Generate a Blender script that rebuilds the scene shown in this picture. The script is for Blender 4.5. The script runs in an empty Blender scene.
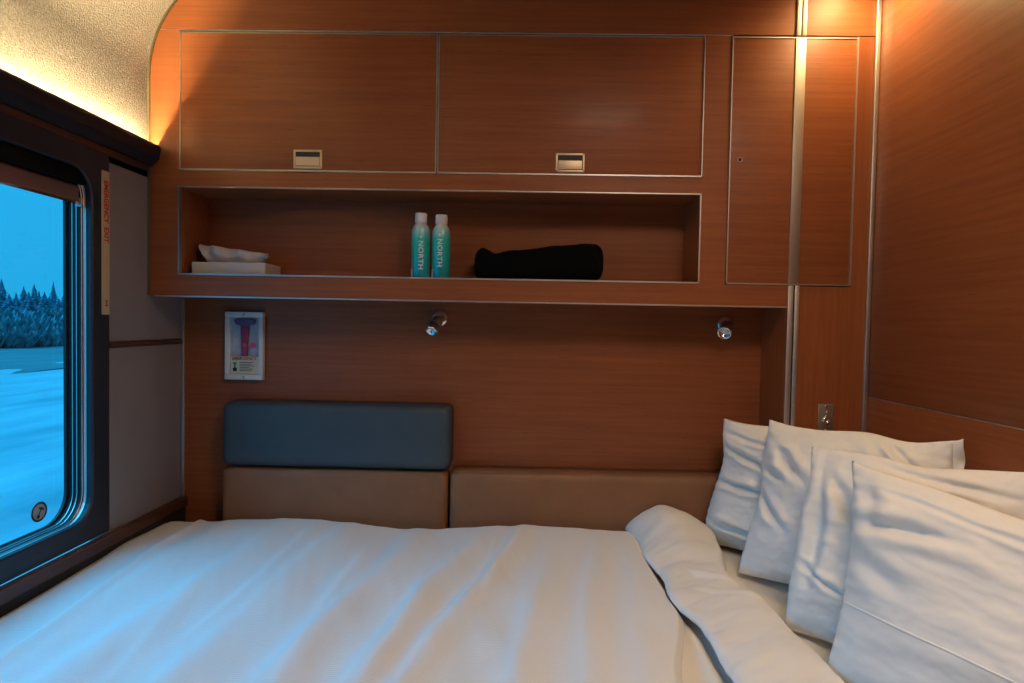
import bpy, bmesh, math, random
from mathutils import Vector, Matrix, noise
random.seed(7)
C = bpy.context.scene.collection
EYE = 1.25            # every coordinate below is measured from eye height; the whole place is lifted by EYE at the end
PI = math.pi

# ------------------------------------------------------------------ camera
yaw, pit, rol = -0.01729, 0.02955, 0.01875
fw = Vector((math.sin(yaw)*math.cos(pit), math.cos(yaw)*math.cos(pit), -math.sin(pit)))
r0 = fw.cross(Vector((0, 0, 1))).normalized(); u0 = r0.cross(fw)
rr = r0*math.cos(rol) + u0*math.sin(rol); uu = -r0*math.sin(rol) + u0*math.cos(rol)
cam = bpy.data.objects.new('camera', bpy.data.cameras.new('camera')); C.objects.link(cam)
cam.matrix_world = Matrix(((rr.x, uu.x, -fw.x, 0), (rr.y, uu.y, -fw.y, 0), (rr.z, uu.z, -fw.z, 0), (0, 0, 0, 1)))
cam.data.sensor_width = 36; cam.data.lens = 600/1024*36
cam.data.clip_start = .02; cam.data.clip_end = 2000
bpy.context.scene.camera = cam

# ------------------------------------------------------------------ sky, light, exposure
w = bpy.data.worlds.new('sky'); bpy.context.scene.world = w; w.use_nodes = True
nt = w.node_tree; nt.nodes.clear()
wo = nt.nodes.new('ShaderNodeOutputWorld'); bg = nt.nodes.new('ShaderNodeBackground')
tc = nt.nodes.new('ShaderNodeTexCoord'); sx = nt.nodes.new('ShaderNodeSeparateXYZ'); rmp = nt.nodes.new('ShaderNodeValToRGB')
nt.links.new(tc.outputs['Generated'], sx.inputs[0]); nt.links.new(sx.outputs['Z'], rmp.inputs[0])
rmp.color_ramp.elements[0].position = 0.0; rmp.color_ramp.elements[0].color = (.017, .43, .82, 1)
rmp.color_ramp.elements[1].position = 0.6; rmp.color_ramp.elements[1].color = (.03, .50, 1.0, 1)
nt.links.new(rmp.outputs[0], bg.inputs[0]); bg.inputs[1].default_value = 1.0
nt.links.new(bg.outputs[0], wo.inputs[0])

def lamp(name, kind, loc, energy, color, target=None, **kw):
    l = bpy.data.lights.new(name, kind); l.energy = energy; l.color = color
    for k, v in kw.items(): setattr(l, k, v)
    o = bpy.data.objects.new(name, l); C.objects.link(o); o.location = loc
    if target is not None:
        o.rotation_euler = (Vector(target)-Vector(loc)).to_track_quat('-Z', 'Y').to_euler()
    return o
lamp('added_sky_fill', 'SUN', (-6, -.4, 6.6), 5.6, (.02, .47, 1.0), (0, .9, -.0), angle=math.radians(75))  # added broad blue sun, stands in for brighter sky to lift blue on the bed
lamp('ceiling_lamp_light', 'AREA', (.50, .40, .985), 12.0, (1.0, .77, .57), (.50, .75, -1), shape='DISK', size=.5, spread=math.radians(150))
lamp('downlight_light', 'SPOT', (.885, 1.60, .975), 13.0, (1.0, .70, .30), (.885, 1.62, 0), spot_size=math.radians(172), spot_blend=1.0, shadow_soft_size=.05)
vs = bpy.context.scene.view_settings
vs.view_transform = 'Standard'; vs.look = 'None'; vs.gamma = 1.0; vs.exposure = 0.0; vs.use_curve_mapping = False

# ------------------------------------------------------------------ materials
def s2l(c): return tuple((x/255/12.92 if x/255 <= .04045 else ((x/255+.055)/1.055)**2.4) for x in c)
def mat(name, col, rough=.5, metal=0, coat=0, emis=None, estr=0, spec=None, sheen=0):
    m = bpy.data.materials.new(name); m.use_nodes = True
    b = m.node_tree.nodes['Principled BSDF']
    b.inputs['Base Color'].default_value = (*col, 1); b.inputs['Roughness'].default_value = rough
    b.inputs['Metallic'].default_value = metal; b.inputs['Coat Weight'].default_value = coat
    b.inputs['Coat Roughness'].default_value = .15
    if spec is not None: b.inputs['Specular IOR Level'].default_value = spec
    if sheen: b.inputs['Sheen Weight'].default_value = sheen
    if emis: b.inputs['Emission Color'].default_value = (*emis, 1); b.inputs['Emission Strength'].default_value = estr
    return m
def nd(m, t, **kw):
    n = m.node_tree.nodes.new(t)
    for k, v in kw.items(): setattr(n, k, v)
    return n
def bsdf(m): return m.node_tree.nodes['Principled BSDF']
def noisy(m, c1, c2, scale=(1, 1, 1), nscale=5, detail=6, bump=0, bscale=None, lo=.3, hi=.7, rough=.6):
    L = m.node_tree.links
    tc = nd(m, 'ShaderNodeTexCoord'); mp = nd(m, 'ShaderNodeMapping'); mp.inputs['Scale'].default_value = scale
    n = nd(m, 'ShaderNodeTexNoise'); n.inputs['Scale'].default_value = nscale; n.inputs['Detail'].default_value = detail; n.inputs['Roughness'].default_value = rough
    r = nd(m, 'ShaderNodeValToRGB'); r.color_ramp.elements[0].color = (*c1, 1); r.color_ramp.elements[1].color = (*c2, 1)
    r.color_ramp.elements[0].position = lo; r.color_ramp.elements[1].position = hi
    L.new(tc.outputs['Object'], mp.inputs[0]); L.new(mp.outputs[0], n.inputs[0]); L.new(n.outputs[0], r.inputs[0])
    L.new(r.outputs[0], bsdf(m).inputs['Base Color'])
    if bump:
        b = nd(m, 'ShaderNodeBump'); b.inputs['Strength'].default_value = 1; b.inputs['Distance'].default_value = bump
        if bscale:
            n2 = nd(m, 'ShaderNodeTexNoise'); n2.inputs['Scale'].default_value = bscale; n2.inputs['Detail'].default_value = 3
            L.new(tc.outputs['Object'], n2.inputs[0]); L.new(n2.outputs[0], b.inputs['Height'])
        else: L.new(n.outputs[0], b.inputs['Height'])
        L.new(b.outputs[0], bsdf(m).inputs['Normal'])
    return m
def wood(name, grain='X', tint=1.0):
    m = mat(name, (.3, .1, .03), .46, coat=.05, spec=.38); L = m.node_tree.links
    tc = nd(m, 'ShaderNodeTexCoord')
    sc = {'X': (1.8, 55, 55), 'Z': (55, 55, 1.8), 'Y': (55, 1.8, 55)}[grain]
    mp = nd(m, 'ShaderNodeMapping'); mp.inputs['Scale'].default_value = sc
    n1 = nd(m, 'ShaderNodeTexNoise'); n1.inputs['Scale'].default_value = 1.6; n1.inputs['Detail'].default_value = 5; n1.inputs['Distortion'].default_value = .25
    sc2 = tuple(9 if s < 2 else s*3.4 for s in sc)
    mp2 = nd(m, 'ShaderNodeMapping'); mp2.inputs['Scale'].default_value = sc2
    n2 = nd(m, 'ShaderNodeTexNoise'); n2.inputs['Scale'].default_value = 2.2; n2.inputs['Detail'].default_value = 3
    r1 = nd(m, 'ShaderNodeValToRGB'); r1.color_ramp.elements[0].position = .32; r1.color_ramp.elements[1].position = .68
    a = tuple(x*tint for x in (.235, .063, .018)); b = tuple(x*tint for x in (.300, .087, .026))
    r1.color_ramp.elements[0].color = (*a, 1); r1.color_ramp.elements[1].color = (*b, 1)
    r2 = nd(m, 'ShaderNodeValToRGB'); r2.color_ramp.elements[0].position = .27; r2.color_ramp.elements[1].position = .38
    r2.color_ramp.elements[0].color = (.62, .56, .50, 1); r2.color_ramp.elements[1].color = (1, 1, 1, 1)
    mx = nd(m, 'ShaderNodeMix', data_type='RGBA', blend_type='MULTIPLY'); mx.inputs[0].default_value = .8
    for p, q in ((tc.outputs['Object'], mp.inputs[0]), (mp.outputs[0], n1.inputs[0]), (n1.outputs[0], r1.inputs[0]),
                 (tc.outputs['Object'], mp2.inputs[0]), (mp2.outputs[0], n2.inputs[0]), (n2.outputs[0], r2.inputs[0]),
                 (r1.outputs[0], mx.inputs[6]), (r2.outputs[0], mx.inputs[7]), (mx.outputs[2], bsdf(m).inputs['Base Color'])): L.new(p, q)
    bp = nd(m, 'ShaderNodeBump'); bp.inputs['Distance'].default_value = .0004; bp.inputs['Strength'].default_value = .35
    L.new(n2.outputs[0], bp.inputs['Height']); L.new(bp.outputs[0], bsdf(m).inputs['Normal'])
    return m
WX, WZ, WY = wood('cherry_wood_horizontal', 'X'), wood('cherry_wood_vertical', 'Z'), wood('cherry_wood_side', 'Y')
WDARK = mat('dark_stained_wood', (.07, .024, .015), .42)
ALU = mat('brushed_aluminium', (.62, .60, .58), .42, 1)
STEEL = mat('brushed_steel', (.50, .46, .40), .45, 1)
CHROME = mat('chrome', (.85, .85, .86), .10, 1)
BRASSY = mat('satin_champagne_metal', (.84, .62, .40), .42, .45)
BLACK = mat('black_plastic', (.008, .008, .009), .5)
RUBBER = mat('black_rubber', (.012, .013, .016), .55)
NAVY = mat('dark_blue_grey_frame', (.017, .021, .030), .45)
VAL = mat('charcoal_valance', (.011, .012, .016), .5, spec=.3)
GREYP = noisy(mat('grey_laminate', (.2, .18, .18), .45), (.215, .185, .185), (.25, .218, .215), nscale=3)
BLIND = mat('black_blind_cloth', (.003, .003, .003), .9, spec=.1)
BAR = mat('brown_blind_bar', (.20, .105, .085), .45)
IVORY = mat('ivory_plastic', (.56, .42, .23), .5)
RED = mat('red_print', (.5, .02, .02), .6)
INK = mat('black_print', (.02, .02, .02), .6)
WHITEP = mat('white_plastic', (.70, .68, .66), .4)
CREAM = noisy(mat('textured_cream_laminate', (.6, .5, .38), .8), (.30, .26, .215), (.58, .51, .43), nscale=230, detail=3, bump=.006, bscale=250)
def cloth(name, col, bump=.0004, sc=900):
    m = mat(name, col, .85, sheen=.15); L = m.node_tree.links
    tc = nd(m, 'ShaderNodeTexCoord'); wv = nd(m, 'ShaderNodeTexNoise'); wv.inputs['Scale'].default_value = sc; wv.inputs['Detail'].default_value = 2
    bp = nd(m, 'ShaderNodeBump'); bp.inputs['Distance'].default_value = bump; bp.inputs['Strength'].default_value = .5
    L.new(tc.outputs['Object'], wv.inputs[0]); L.new(wv.outputs[0], bp.inputs['Height']); L.new(bp.outputs[0], bsdf(m).inputs['Normal'])
    return m
LINEN = cloth('white_pillow_cotton', (.80, .77, .72))
SHEET = cloth('white_sheet_cotton', (.76, .73, .68))
# ribbed bedspread: fine ridges that run along the bed
DUV = mat('ribbed_white_bedspread', (.74, .72, .68), .85, sheen=.15)
def _rib():
    L = DUV.node_tree.links; tc = nd(DUV, 'ShaderNodeTexCoord'); wv = nd(DUV, 'ShaderNodeTexWave', bands_direction='Y')
    wv.inputs['Scale'].default_value = 55; wv.inputs['Distortion'].default_value = .6; wv.inputs['Detail'].default_value = 1
    bp = nd(DUV, 'ShaderNodeBump'); bp.inputs['Distance'].default_value = .0006; bp.inputs['Strength'].default_value = .6
    L.new(tc.outputs['Object'], wv.inputs[0]); L.new(wv.outputs['Color'], bp.inputs['Height']); L.new(bp.outputs[0], bsdf(DUV).inputs['Normal'])
_rib()
def leather(name, c):
    return noisy(mat(name, c, .5), tuple(x*.9 for x in c), tuple(x*1.08 for x in c), nscale=12, bump=.0005, bscale=420)
TAN = leather('tan_leather', (.25, .105, .043))
SLATE = leather('slate_blue_vinyl', (.042, .060, .074))

# ------------------------------------------------------------------ mesh helpers
def link(name, bm, m, parent=None, smooth=False, bevel=0, loc=None):
    me = bpy.data.meshes.new(name)
    bmesh.ops.recalc_face_normals(bm, faces=bm.faces)
    bm.to_mesh(me); bm.free()
    for x in (m if isinstance(m, (list, tuple)) else [m]): me.materials.append(x)
    if smooth:
        for p in me.polygons: p.use_smooth = True
    o = bpy.data.objects.new(name, me); C.objects.link(o)
    if parent is not None:
        o.parent = parent
        root = parent; off = Vector((0, 0, 0))
        while root: off += root.location; root = root.parent
        me.transform(Matrix.Translation(-off))
    elif loc is not None:
        me.transform(Matrix.Translation(-Vector(loc))); o.location = loc
    if bevel:
        bv = o.modifiers.new('bevel', 'BEVEL'); bv.width = bevel; bv.segments = 3; bv.limit_method = 'ANGLE'
        for p in me.polygons: p.use_smooth = True
    return o
def empty(name, loc, label, cat, group=None):
    o = bpy.data.objects.new(name, None); o.empty_display_size = .05; C.objects.link(o); o.location = loc
    return tag(o, label, cat, group)
def tag(o, label, cat, group=None):
    o['label'] = label; o['category'] = cat
    if group: o['group'] = group
    return o
def struct(o): o['kind'] = 'structure'; return o
def box(bm, x0, x1, y0, y1, z0, z1, mi=0):
    v = [bm.verts.new((x, y, z)) for z in (z0, z1) for y in (y0, y1) for x in (x0, x1)]
    for f in ((0, 2, 3, 1), (4, 5, 7, 6), (0, 1, 5, 4), (2, 6, 7, 3), (0, 4, 6, 2), (1, 3, 7, 5)):
        bm.faces.new([v[i] for i in f]).material_index = mi
def B(*boxes):
    bm = bmesh.new()
    for b in boxes: box(bm, *b)
    return bm
def cyl(bm, a, b, r1, r2=None, n=24, cap=True, mi=0):
    a, b = Vector(a), Vector(b); r2 = r1 if r2 is None else r2
    d = (b-a).normalized(); t = d.orthogonal().normalized(); s = d.cross(t)
    A, Bv = [], []
    for i in range(n):
        q = 2*PI*i/n; o = t*math.cos(q)+s*math.sin(q)
        A.append(bm.verts.new(a+o*r1)); Bv.append(bm.verts.new(b+o*r2))
    for i in range(n):
        f = bm.faces.new((A[i], A[(i+1) % n], Bv[(i+1) % n], Bv[i])); f.material_index = mi
    if cap:
        bm.faces.new(A).material_index = mi; bm.faces.new(Bv).material_index = mi
def lathe_axis(bm, o, d, prof, n=32, mi=0):
    """prof: list of (distance along d, radius)"""
    o, d = Vector(o), Vector(d).normalized(); t = d.orthogonal().normalized(); s = d.cross(t); rings = []
    for h, r in prof:
        rings.append([bm.verts.new(o+d*h+(t*math.cos(2*PI*i/n)+s*math.sin(2*PI*i/n))*max(r, 1e-5)) for i in range(n)])
    for k in range(len(rings)-1):
        for i in range(n):
            bm.faces.new((rings[k][i], rings[k][(i+1) % n], rings[k+1][(i+1) % n], rings[k+1][i])).material_index = mi
    return rings
def prism(bm, pts, axis, a0, a1, mi=0):
    """extrude a 2D polygon; axis 'Y' -> pts are (x,z); axis 'X' -> pts are (y,z)"""
    f = (lambda p, a: (p[0], a, p[1])) if axis == 'Y' else (lambda p, a: (a, p[0], p[1]))
    A = [bm.verts.new(f(p, a0)) for p in pts]; Bv = [bm.verts.new(f(p, a1)) for p in pts]
    bm.faces.new(A).material_index = mi; bm.faces.new(Bv[::-1]).material_index = mi
    n = len(pts)
    for i in range(n): bm.faces.new((A[i], Bv[i], Bv[(i+1) % n], A[(i+1) % n])).material_index = mi
def grid(bm, f, nu, nv, mi=0, close=False):
    V = [[bm.verts.new(f(i/nu, j/nv)) for j in range(nv+1)] for i in range(nu+1)]
    for i in range(nu):
        for j in range(nv):
            bm.faces.new((V[i][j], V[i+1][j], V[i+1][j+1], V[i][j+1])).material_index = mi
    return V
def text_bm(s, size, fn, space=1.0, depth=0.0):
    cu = bpy.data.curves.new('lettering', 'FONT'); cu.body = s; cu.size = size; cu.space_character = space
    cu.align_x = 'CENTER'; cu.align_y = 'CENTER'; cu.offset = size*(.035 if s.startswith('EM') else .022)
    o = bpy.data.objects.new('lettering', cu); C.objects.link(o)
    bpy.context.view_layer.update()
    me = bpy.data.meshes.new_from_object(o.evaluated_get(bpy.context.evaluated_depsgraph_get()))
    bm = bmesh.new(); bm.from_mesh(me)
    for v in bm.verts: v.co = Vector(fn(v.co.x, v.co.y))
    bpy.data.objects.remove(o); bpy.data.curves.remove(cu); bpy.data.meshes.remove(me)
    return bm
def sm(a, b, x):
    t = min(1, max(0, (x-a)/(b-a))); return t*t*(3-2*t)

# ------------------------------------------------------------------ dimensions
XL, XR, YF, YB = -1.085, .982, 1.72, 1.895       # left wall, right wall, cabinet face, back wall
ZF, ZC = -1.25, 1.02                              # floor, ceiling
YN = -1.1                                         # wall behind the camera
VB, VT = .437, .490                               # valance
WY0, WY1, WZ0, WZ1 = .02, 1.487, -.513, .360      # window opening in the frame

# ------------------------------------------------------------------ room shell
struct(link('floor', B((XL-.1, XR+.1, YN-.1, YB+.1, ZF-.05, ZF)), noisy(mat('grey_carpet', (.1, .09, .09), .9), (.07, .06, .06), (.12, .11, .10), nscale=60)))
# coved ceiling: rises from the left wall in a quarter round
R = .33; cx, cz = XL+R, ZC-R
def cove(n=24): return [(cx-R*math.cos(PI/2*i/n), cz+R*math.sin(PI/2*i/n)) for i in range(n+1)]
bm = bmesh.new()
prof = [(XL, .40)] + [(XL, .55)] + cove() + [(XR+.1, ZC)]
outer = [(XR+.1, ZC+.06)] + [(XL+R-.0, ZC+.06)] + [(XL-.05, ZC-.05)] + [(XL-.05, .40)]
n = len(prof)
for i in range(n-1):
    (x0, z0), (x1, z1) = prof[i], prof[i+1]
    f = [bm.verts.new(c) for c in ((x0, YN-.1, z0), (x1, YN-.1, z1), (x1, YB+.1, z1), (x0, YB+.1, z0))]; bm.faces.new(f)
for i in range(3):
    (x0, z0), (x1, z1) = outer[i], outer[i+1]
    f = [bm.verts.new(c) for c in ((x0, YN-.1, z0), (x1, YN-.1, z1), (x1, YB+.1, z1), (x0, YB+.1, z0))]; bm.faces.new(f)
bmesh.ops.remove_doubles(bm, verts=bm.verts, dist=1e-5)
ceil = struct(link('ceiling', bm, CREAM, smooth=True))
wl = bpy.data.objects.new('wall_left', None); C.objects.link(wl); wl.location = (XL, .8, ZF); struct(wl)
link('wall_panel', B((XL-.05, XL, 1.553, YB+.1, -.60, -.0825)), GREYP, wl, bevel=.002)
link('wall_panel', B((XL-.05, XL, 1.553, YB+.1, -.0675, .45)), GREYP, wl, bevel=.002)
link('wall_shell', B((XL-.05, XL, YN-.1, YB+.1, ZF, -.60), (XL-.05, XL, YN-.1, -.05, -.60, .45), (XL-.05, XL, -.05, 1.553, .425, .45), (XL-.05, XL-.004, 1.55, YB+.1, -.0825, -.0675)), GREYP, wl)
tr = struct(link('trim_1', B((XL-.002, XL+.006, 1.553, YB, -.0815, -.0685)), WDARK, bevel=.002))
tr = struct(link('trim_2', B((XL, XL+.010, 1.886, YB, -.60, .06)), ALU, bevel=.002))
wb = struct(link('wall_back', B((XL-.05, XR+.1, YB, YB+.06, ZF, ZC)), WX))
struct(link('wall_front', B((XL-.1, XR+.1, YN-.06, YN, ZF, ZC)), noisy(mat('beige_laminate', (.4, .3, .2), .5), (.20, .11, .06), (.24, .14, .08), nscale=4)))
wr = bpy.data.objects.new('wall_right', None); C.objects.link(wr); wr.location = (XR, .8, ZF); struct(wr)
link('wall_panel', B((XR, XR+.03, YN, YB+.05, -.1865, ZC)), WY, wr, bevel=.0012)
link('wall_panel', B((XR, XR+.03, YN, YB+.05, ZF, -.1905)), WY, wr, bevel=.0012)
link('panel_backing', B((XR+.002, XR+.05, YN, YB+.05, ZF, ZC)), RUBBER, wr)
link('joint_strip', B((XR+.0005, XR+.003, YN, YF-.01, -.1900, -.1872)), ALU, wr)
struct(link('trim_3', B((XR-.013, XR-.0005, YF-.009, YF-.0005, ZF, ZC)), ALU, bevel=.002))

# window: frame, stepped jamb, pane, blind
def rrect(y0, y1, z0, z1, r, n=8):
    p = []
    for (cy, czz, a0) in ((y1-r, z1-r, 0), (y0+r, z1-r, 90), (y0+r, z0+r, 180), (y1-r, z0+r, 270)):
        for i in range(n+1):
            a = math.radians(a0+90*i/n); p.append((cy+r*math.cos(a), czz+r*math.sin(a)))
    return p
def ring(bm, A, xa, Bp, xb, mi=0):
    a = [bm.verts.new((xa, *p)) for p in A]; b = [bm.verts.new((xb, *p)) for p in Bp]; n = len(a)
    for i in range(n): bm.faces.new((a[i], a[(i+1) % n], b[(i+1) % n], b[i])).material_index = mi
win = bpy.data.objects.new('window_1', None); C.objects.link(win); win.location = (XL, .75, WZ0); struct(win)
bm = bmesh.new()
fo = rrect(-.05, 1.552, -.567, .424, .002); fi = rrect(WY0, WY1, WZ0, WZ1, .065)
fo2 = rrect(-.046, 1.548, -.563, .420, .004); fi2 = rrect(WY0-.004, WY1+.004, WZ0-.004, WZ1+.004, .069)
ring(bm, fo, XL-.03, fo, XL+.002); ring(bm, fo, XL+.002, fo2, XL+.006); ring(bm, fo2, XL+.006, fi2, XL+.006); ring(bm, fi2, XL+.006, fi, XL+.002)
link('window_frame', bm, NAVY, win, smooth=False)
def inset(d): return rrect(WY0+d, WY1-d, WZ0+d*.3, WZ1-d, .065+d*.3)
steps = [(0, .002, .0, -.012, 0), (0, -.012, .002, -.012, 0), (.002, -.012, .002, -.018, 2), (.002, -.018, .004, -.020, 2), (.004, -.020, .004, -.024, 1), (.004, -.024, .006, -.026, 2),
         (.006, -.026, .006, -.038, 1), (.006, -.038, .010, -.038, 1), (.010, -.038, .010, -.041, 2), (.010, -.041, .010, -.050, 1), (.010, -.050, .013, -.050, 1), (.013, -.050, .013, -.053, 2),
         (.013, -.053, .013, -.066, 1), (.013, -.066, .022, -.066, 3), (.022, -.066, .022, -.075, 1)]
bm = bmesh.new()
for d0, x0, d1, x1, mi in steps: ring(bm, inset(d0*.75), XL+x0*(.74 if x0 < 0 else 1), inset(d1*.75), XL+x1*(.74 if x1 < 0 else 1), mi)
link('window_jamb', bm, [NAVY, RUBBER, ALU, NAVY], win)
GX = XL-.052
glass = mat('tinted_window_glass', (1, 1, 1), 0); N = glass.node_tree; N.nodes.clear()
go = N.nodes.new('ShaderNodeOutputMaterial'); gm = N.nodes.new('ShaderNodeMixShader'); gt = N.nodes.new('ShaderNodeBsdfTransparent'); gg = N.nodes.new('ShaderNodeBsdfGlossy'); gf = None
gt.inputs[0].default_value = (.93, .97, 1, 1); gg.inputs['Roughness'].default_value = 0
gm.inputs[0].default_value = .05; N.links.new(gt.outputs[0], gm.inputs[1]); N.links.new(gg.outputs[0], gm.inputs[2]); N.links.new(gm.outputs[0], go.inputs[0])
bm = bmesh.new(); bm.faces.new([bm.verts.new((GX, *p)) for p in inset(.011)])
link('glass_pane', bm, glass, win)
# roller blind pulled down a little behind the frame
bl = empty('roller_blind', (XL-.02, .75, .285), 'black roller blind raised to the top of the train window with a brown bottom bar', 'blind')
link('blind_cloth', B((XL-.026, XL-.024, WY0+.008, WY1-.008, .318, WZ1+.02)), BLIND, bl)
link('blind_housing', B((XL-.016, XL-.001, WY0+.006, WY1-.006, .322, WZ1-.002)), BLIND, bl, bevel=.004)
link('bottom_bar', B((XL-.034, XL-.020, WY0+.008, WY1-.0075, .280, .323)), BAR, bl, bevel=.005)
link('bar_seal', B((XL-.030, XL-.020, WY0+.010, WY1-.010, .275, .281)), CHROME, bl)
link('end_clip', B((XL-.030, XL-.012, WY1-.012, WY1-.0065, .270, .292)), ALU, bl, bevel=.002)
# sticker on the pane
st = empty('hammer_sticker', (GX+.002, 1.388, -.462), 'round pale sticker with a black hammer symbol low on the window glass', 'sticker')
SY, SZ, SR = 1.388, -.466, .0235
bm = bmesh.new(); cyl(bm, (GX+.0004, SY, SZ), (GX+.0012, SY, SZ), SR, n=40); link('sticker_disc', bm, mat('pale_sticker', (.35, .42, .45), .6), st)
bm = bmesh.new()
A = [(SY+SR*math.cos(2*PI*i/40), SZ+SR*math.sin(2*PI*i/40)) for i in range(40)]; Bq = [(SY+SR*.80*math.cos(2*PI*i/40), SZ+SR*.80*math.sin(2*PI*i/40)) for i in range(40)]
ring(bm, A, GX+.0016, Bq, GX+.0016); link('sticker_ring', bm, INK, st)
bm = bmesh.new()
def flat(bm, pts): bm.faces.new([bm.verts.new((GX+.0017, SY+a*SR, SZ+b*SR)) for a, b in pts])
flat(bm, [(-.20, -.42), (-.08, -.50), (.32, .32), (.20, .40)])
flat(bm, [(-.10, .30), (.0, .48), (.50, .30), (.60, .05), (.48, .0), (.30, .14), (.1, .26)])
flat(bm, [(-.14+.20*math.cos(i*PI/6), -.46+.20*math.sin(i*PI/6)) for i in range(12)])
link('hammer_symbol', bm, INK, st)
# emergency exit strip on the frame
ee = empty('emergency_exit_placard', (XL+.006, 1.536, .0), 'narrow ivory strip reading EMERGENCY EXIT in red on the window frame', 'sign')
link('strip', B((XL+.0055, XL+.009, 1.519, 1.546, .004, .372)), IVORY, ee, bevel=.001)
def eef(x, y): return (XL+.0094, 1.5325-y*.92, .252-x)   # reads downwards
def eef2(x, y): return (XL+.0094, 1.5325+y*.92, .252-x)
t = text_bm('EMERGENCY  EXIT', .0225, lambda x, y: (XL+.0094, 1.5325+y, .252-x), space=1.0)
zs = [v.co.z for v in t.verts]; k = .158/(max(zs)-min(zs)); zc = (max(zs)+min(zs))/2
for v in t.verts: v.co.z = .268+(v.co.z-zc)*k
link('lettering', t, RED, ee)
bm = bmesh.new(); box(bm, XL+.0092, XL+.0096, 1.528, 1.538, .026, .029); box(bm, XL+.0092, XL+.0096, 1.528, 1.538, .038, .041); box(bm, XL+.0092, XL+.0096, 1.531, 1.535, .026, .041)
link('symbol', bm, RED, ee)

# sill below the window and skirting against the bed
struct(link('trim_4', B((XL-.0, XL+.020, YN, YB, -.602, -.572)), WDARK, bevel=.003))
struct(link('trim_5', B((XL-.0, XL+.0215, YN, 1.60, -.5735, -.5705)), mat('copper_edge', (.14, .06, .05), .6)))
struct(link('baseboard_left', B((XL, XL+.012, YN, YB, -.70, -.602)), RUBBER))

# valance ledge with the hidden strip light
va = empty('light_valance', (XL+.02, .3, VB), 'dark charcoal valance ledge above the train window hiding a strip light', 'valance')
bm = bmesh.new()
pts = [(XL, VB-.004), (XL+.014, VB-.004), (XL+.034, VB+.018), (XL+.037, VT-.010), (XL+.034, VT), (XL+.029, VT+.002), (XL+.024, VT-.004), (XL+.024, VB+.014), (XL, VB+.014)]
prism(bm, pts, 'Y', YN, YF-.001); link('ledge', bm, VAL, va)
link('lower_strip', B((XL, XL+.010, YN, 1.70, VB-.022, VB-.004)), WDARK, va, bevel=.002)
link('light_strip', B((XL+.004, XL+.014, YN+.05, 1.690, VB+.014, VB+.020)), mat('strip_light_glow', (1, 1, 1), .5, emis=(1, .80, .42), estr=470), va)
# overhead cabinet
oc = empty('overhead_cabinet', (-.25, 1.80, .063), 'cherry wood overhead cabinet with two flap doors above a long open niche', 'cabinet')
T = .018
NX0, NX1, NZ0, NZ1 = -.993, .495, .1285, .375
DZ0, DZ1 = .425, .819
LX0, LX1 = .574, .924
PX = .749
bm = bmesh.new()
y0, y1 = YF, YF+T
box(bm, XL+.006, NX0-.001, y0, y1, .063, .8205)                     # left stile
box(bm, NX0-.001, LX0-.0015, y0, y1, NZ1, DZ0-.002)                 # rail over niche
box(bm, NX0-.001, PX, y0, y1, .063, NZ0-.0045)                      # lower rail
box(bm, NX1, LX0-.0015, y0, y1, NZ0-.0045, NZ1)                     # stile right of the niche
box(bm, .501, LX0-.0015, y0, y1, DZ0-.002, .8205)                   # stile right of doors
link('face_frame', bm, WX, oc)
cv = [(x, z) for x, z in cove() if z > .8235]
x_at = lambda z: cx-math.sqrt(max(0, R*R-(z-cz)**2)) if z > cz else XL
bm = bmesh.new()
pp = [(x_at(.8235)+.006, .8235)] + [(x+.006, z-.001) for x, z in cv] + [(XR-.0005, ZC-.001), (XR-.0005, .8235)]
prism(bm, pp, 'Y', y0, y1); link('top_fascia', bm, WX, oc)
link('joint_strip', B((XL+.004, LX0, y0+.0005, y0+.006, .8195, .8225)), ALU, oc)
# curved metal lip along the left end
bm = bmesh.new()
lp = [(XL+.0001, .063), (XL+.0001, cz)] + [(x+.0001, z-.0001) for x, z in cove()[1:14]]
for i in range(len(lp)-1):
    (xa, za), (xb, zb) = lp[i], lp[i+1]
    v = [bm.verts.new(c) for c in ((xa, y0-.004, za), (xb, y0-.004, zb), (xb+.006, y0-.004, zb), (xa+.006, y0-.004, za), (xa, y1, za), (xb, y1, zb), (xb+.006, y1, zb), (xa+.006, y1, za))]
    bm.faces.new((v[0], v[1], v[2], v[3])); bm.faces.new((v[2], v[3], v[7], v[6])); bm.faces.new((v[0], v[1], v[5], v[4]))
link('end_lip', bm, mat('olive_metal', (.20, .17, .10), .4, .6), oc)
# carcass: niche lining and boxes behind the doors
bm = bmesh.new()
box(bm, NX0-.012, NX1+.012, YF+.010, YB-.004, NZ0-.010, NZ0)
box(bm, NX0-.012, NX1+.012, y1, YB-.004, NZ1, NZ1+.010)
box(bm, NX0-.012, NX0-.0005, y1, YB-.004, NZ0, NZ1)
box(bm, NX1+.0005, NX1+.012, y1, YB-.004, NZ0, NZ1)
box(bm, NX0-.012, NX1+.012, YB-.010, YB-.004, NZ0, NZ1)
link('niche_lining', bm, WX, oc)
bm = bmesh.new()
box(bm, XL+.004, PX, y1, YB-.001, .064, .076)
box(bm, XL+.004, XL+.012, y1, YB-.001, .076, .72)
box(bm, .53, .545, y1, YB-.001, .076, .82)
box(bm, NX0, .5, y1+.005, y1+.010, DZ0-.02, .84)
link('carcass', bm, WX, oc)
link('bottom_edge', B((XL+.018, PX, y0-.0025, y0+.004, .0595, .0635)), ALU, oc)
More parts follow.
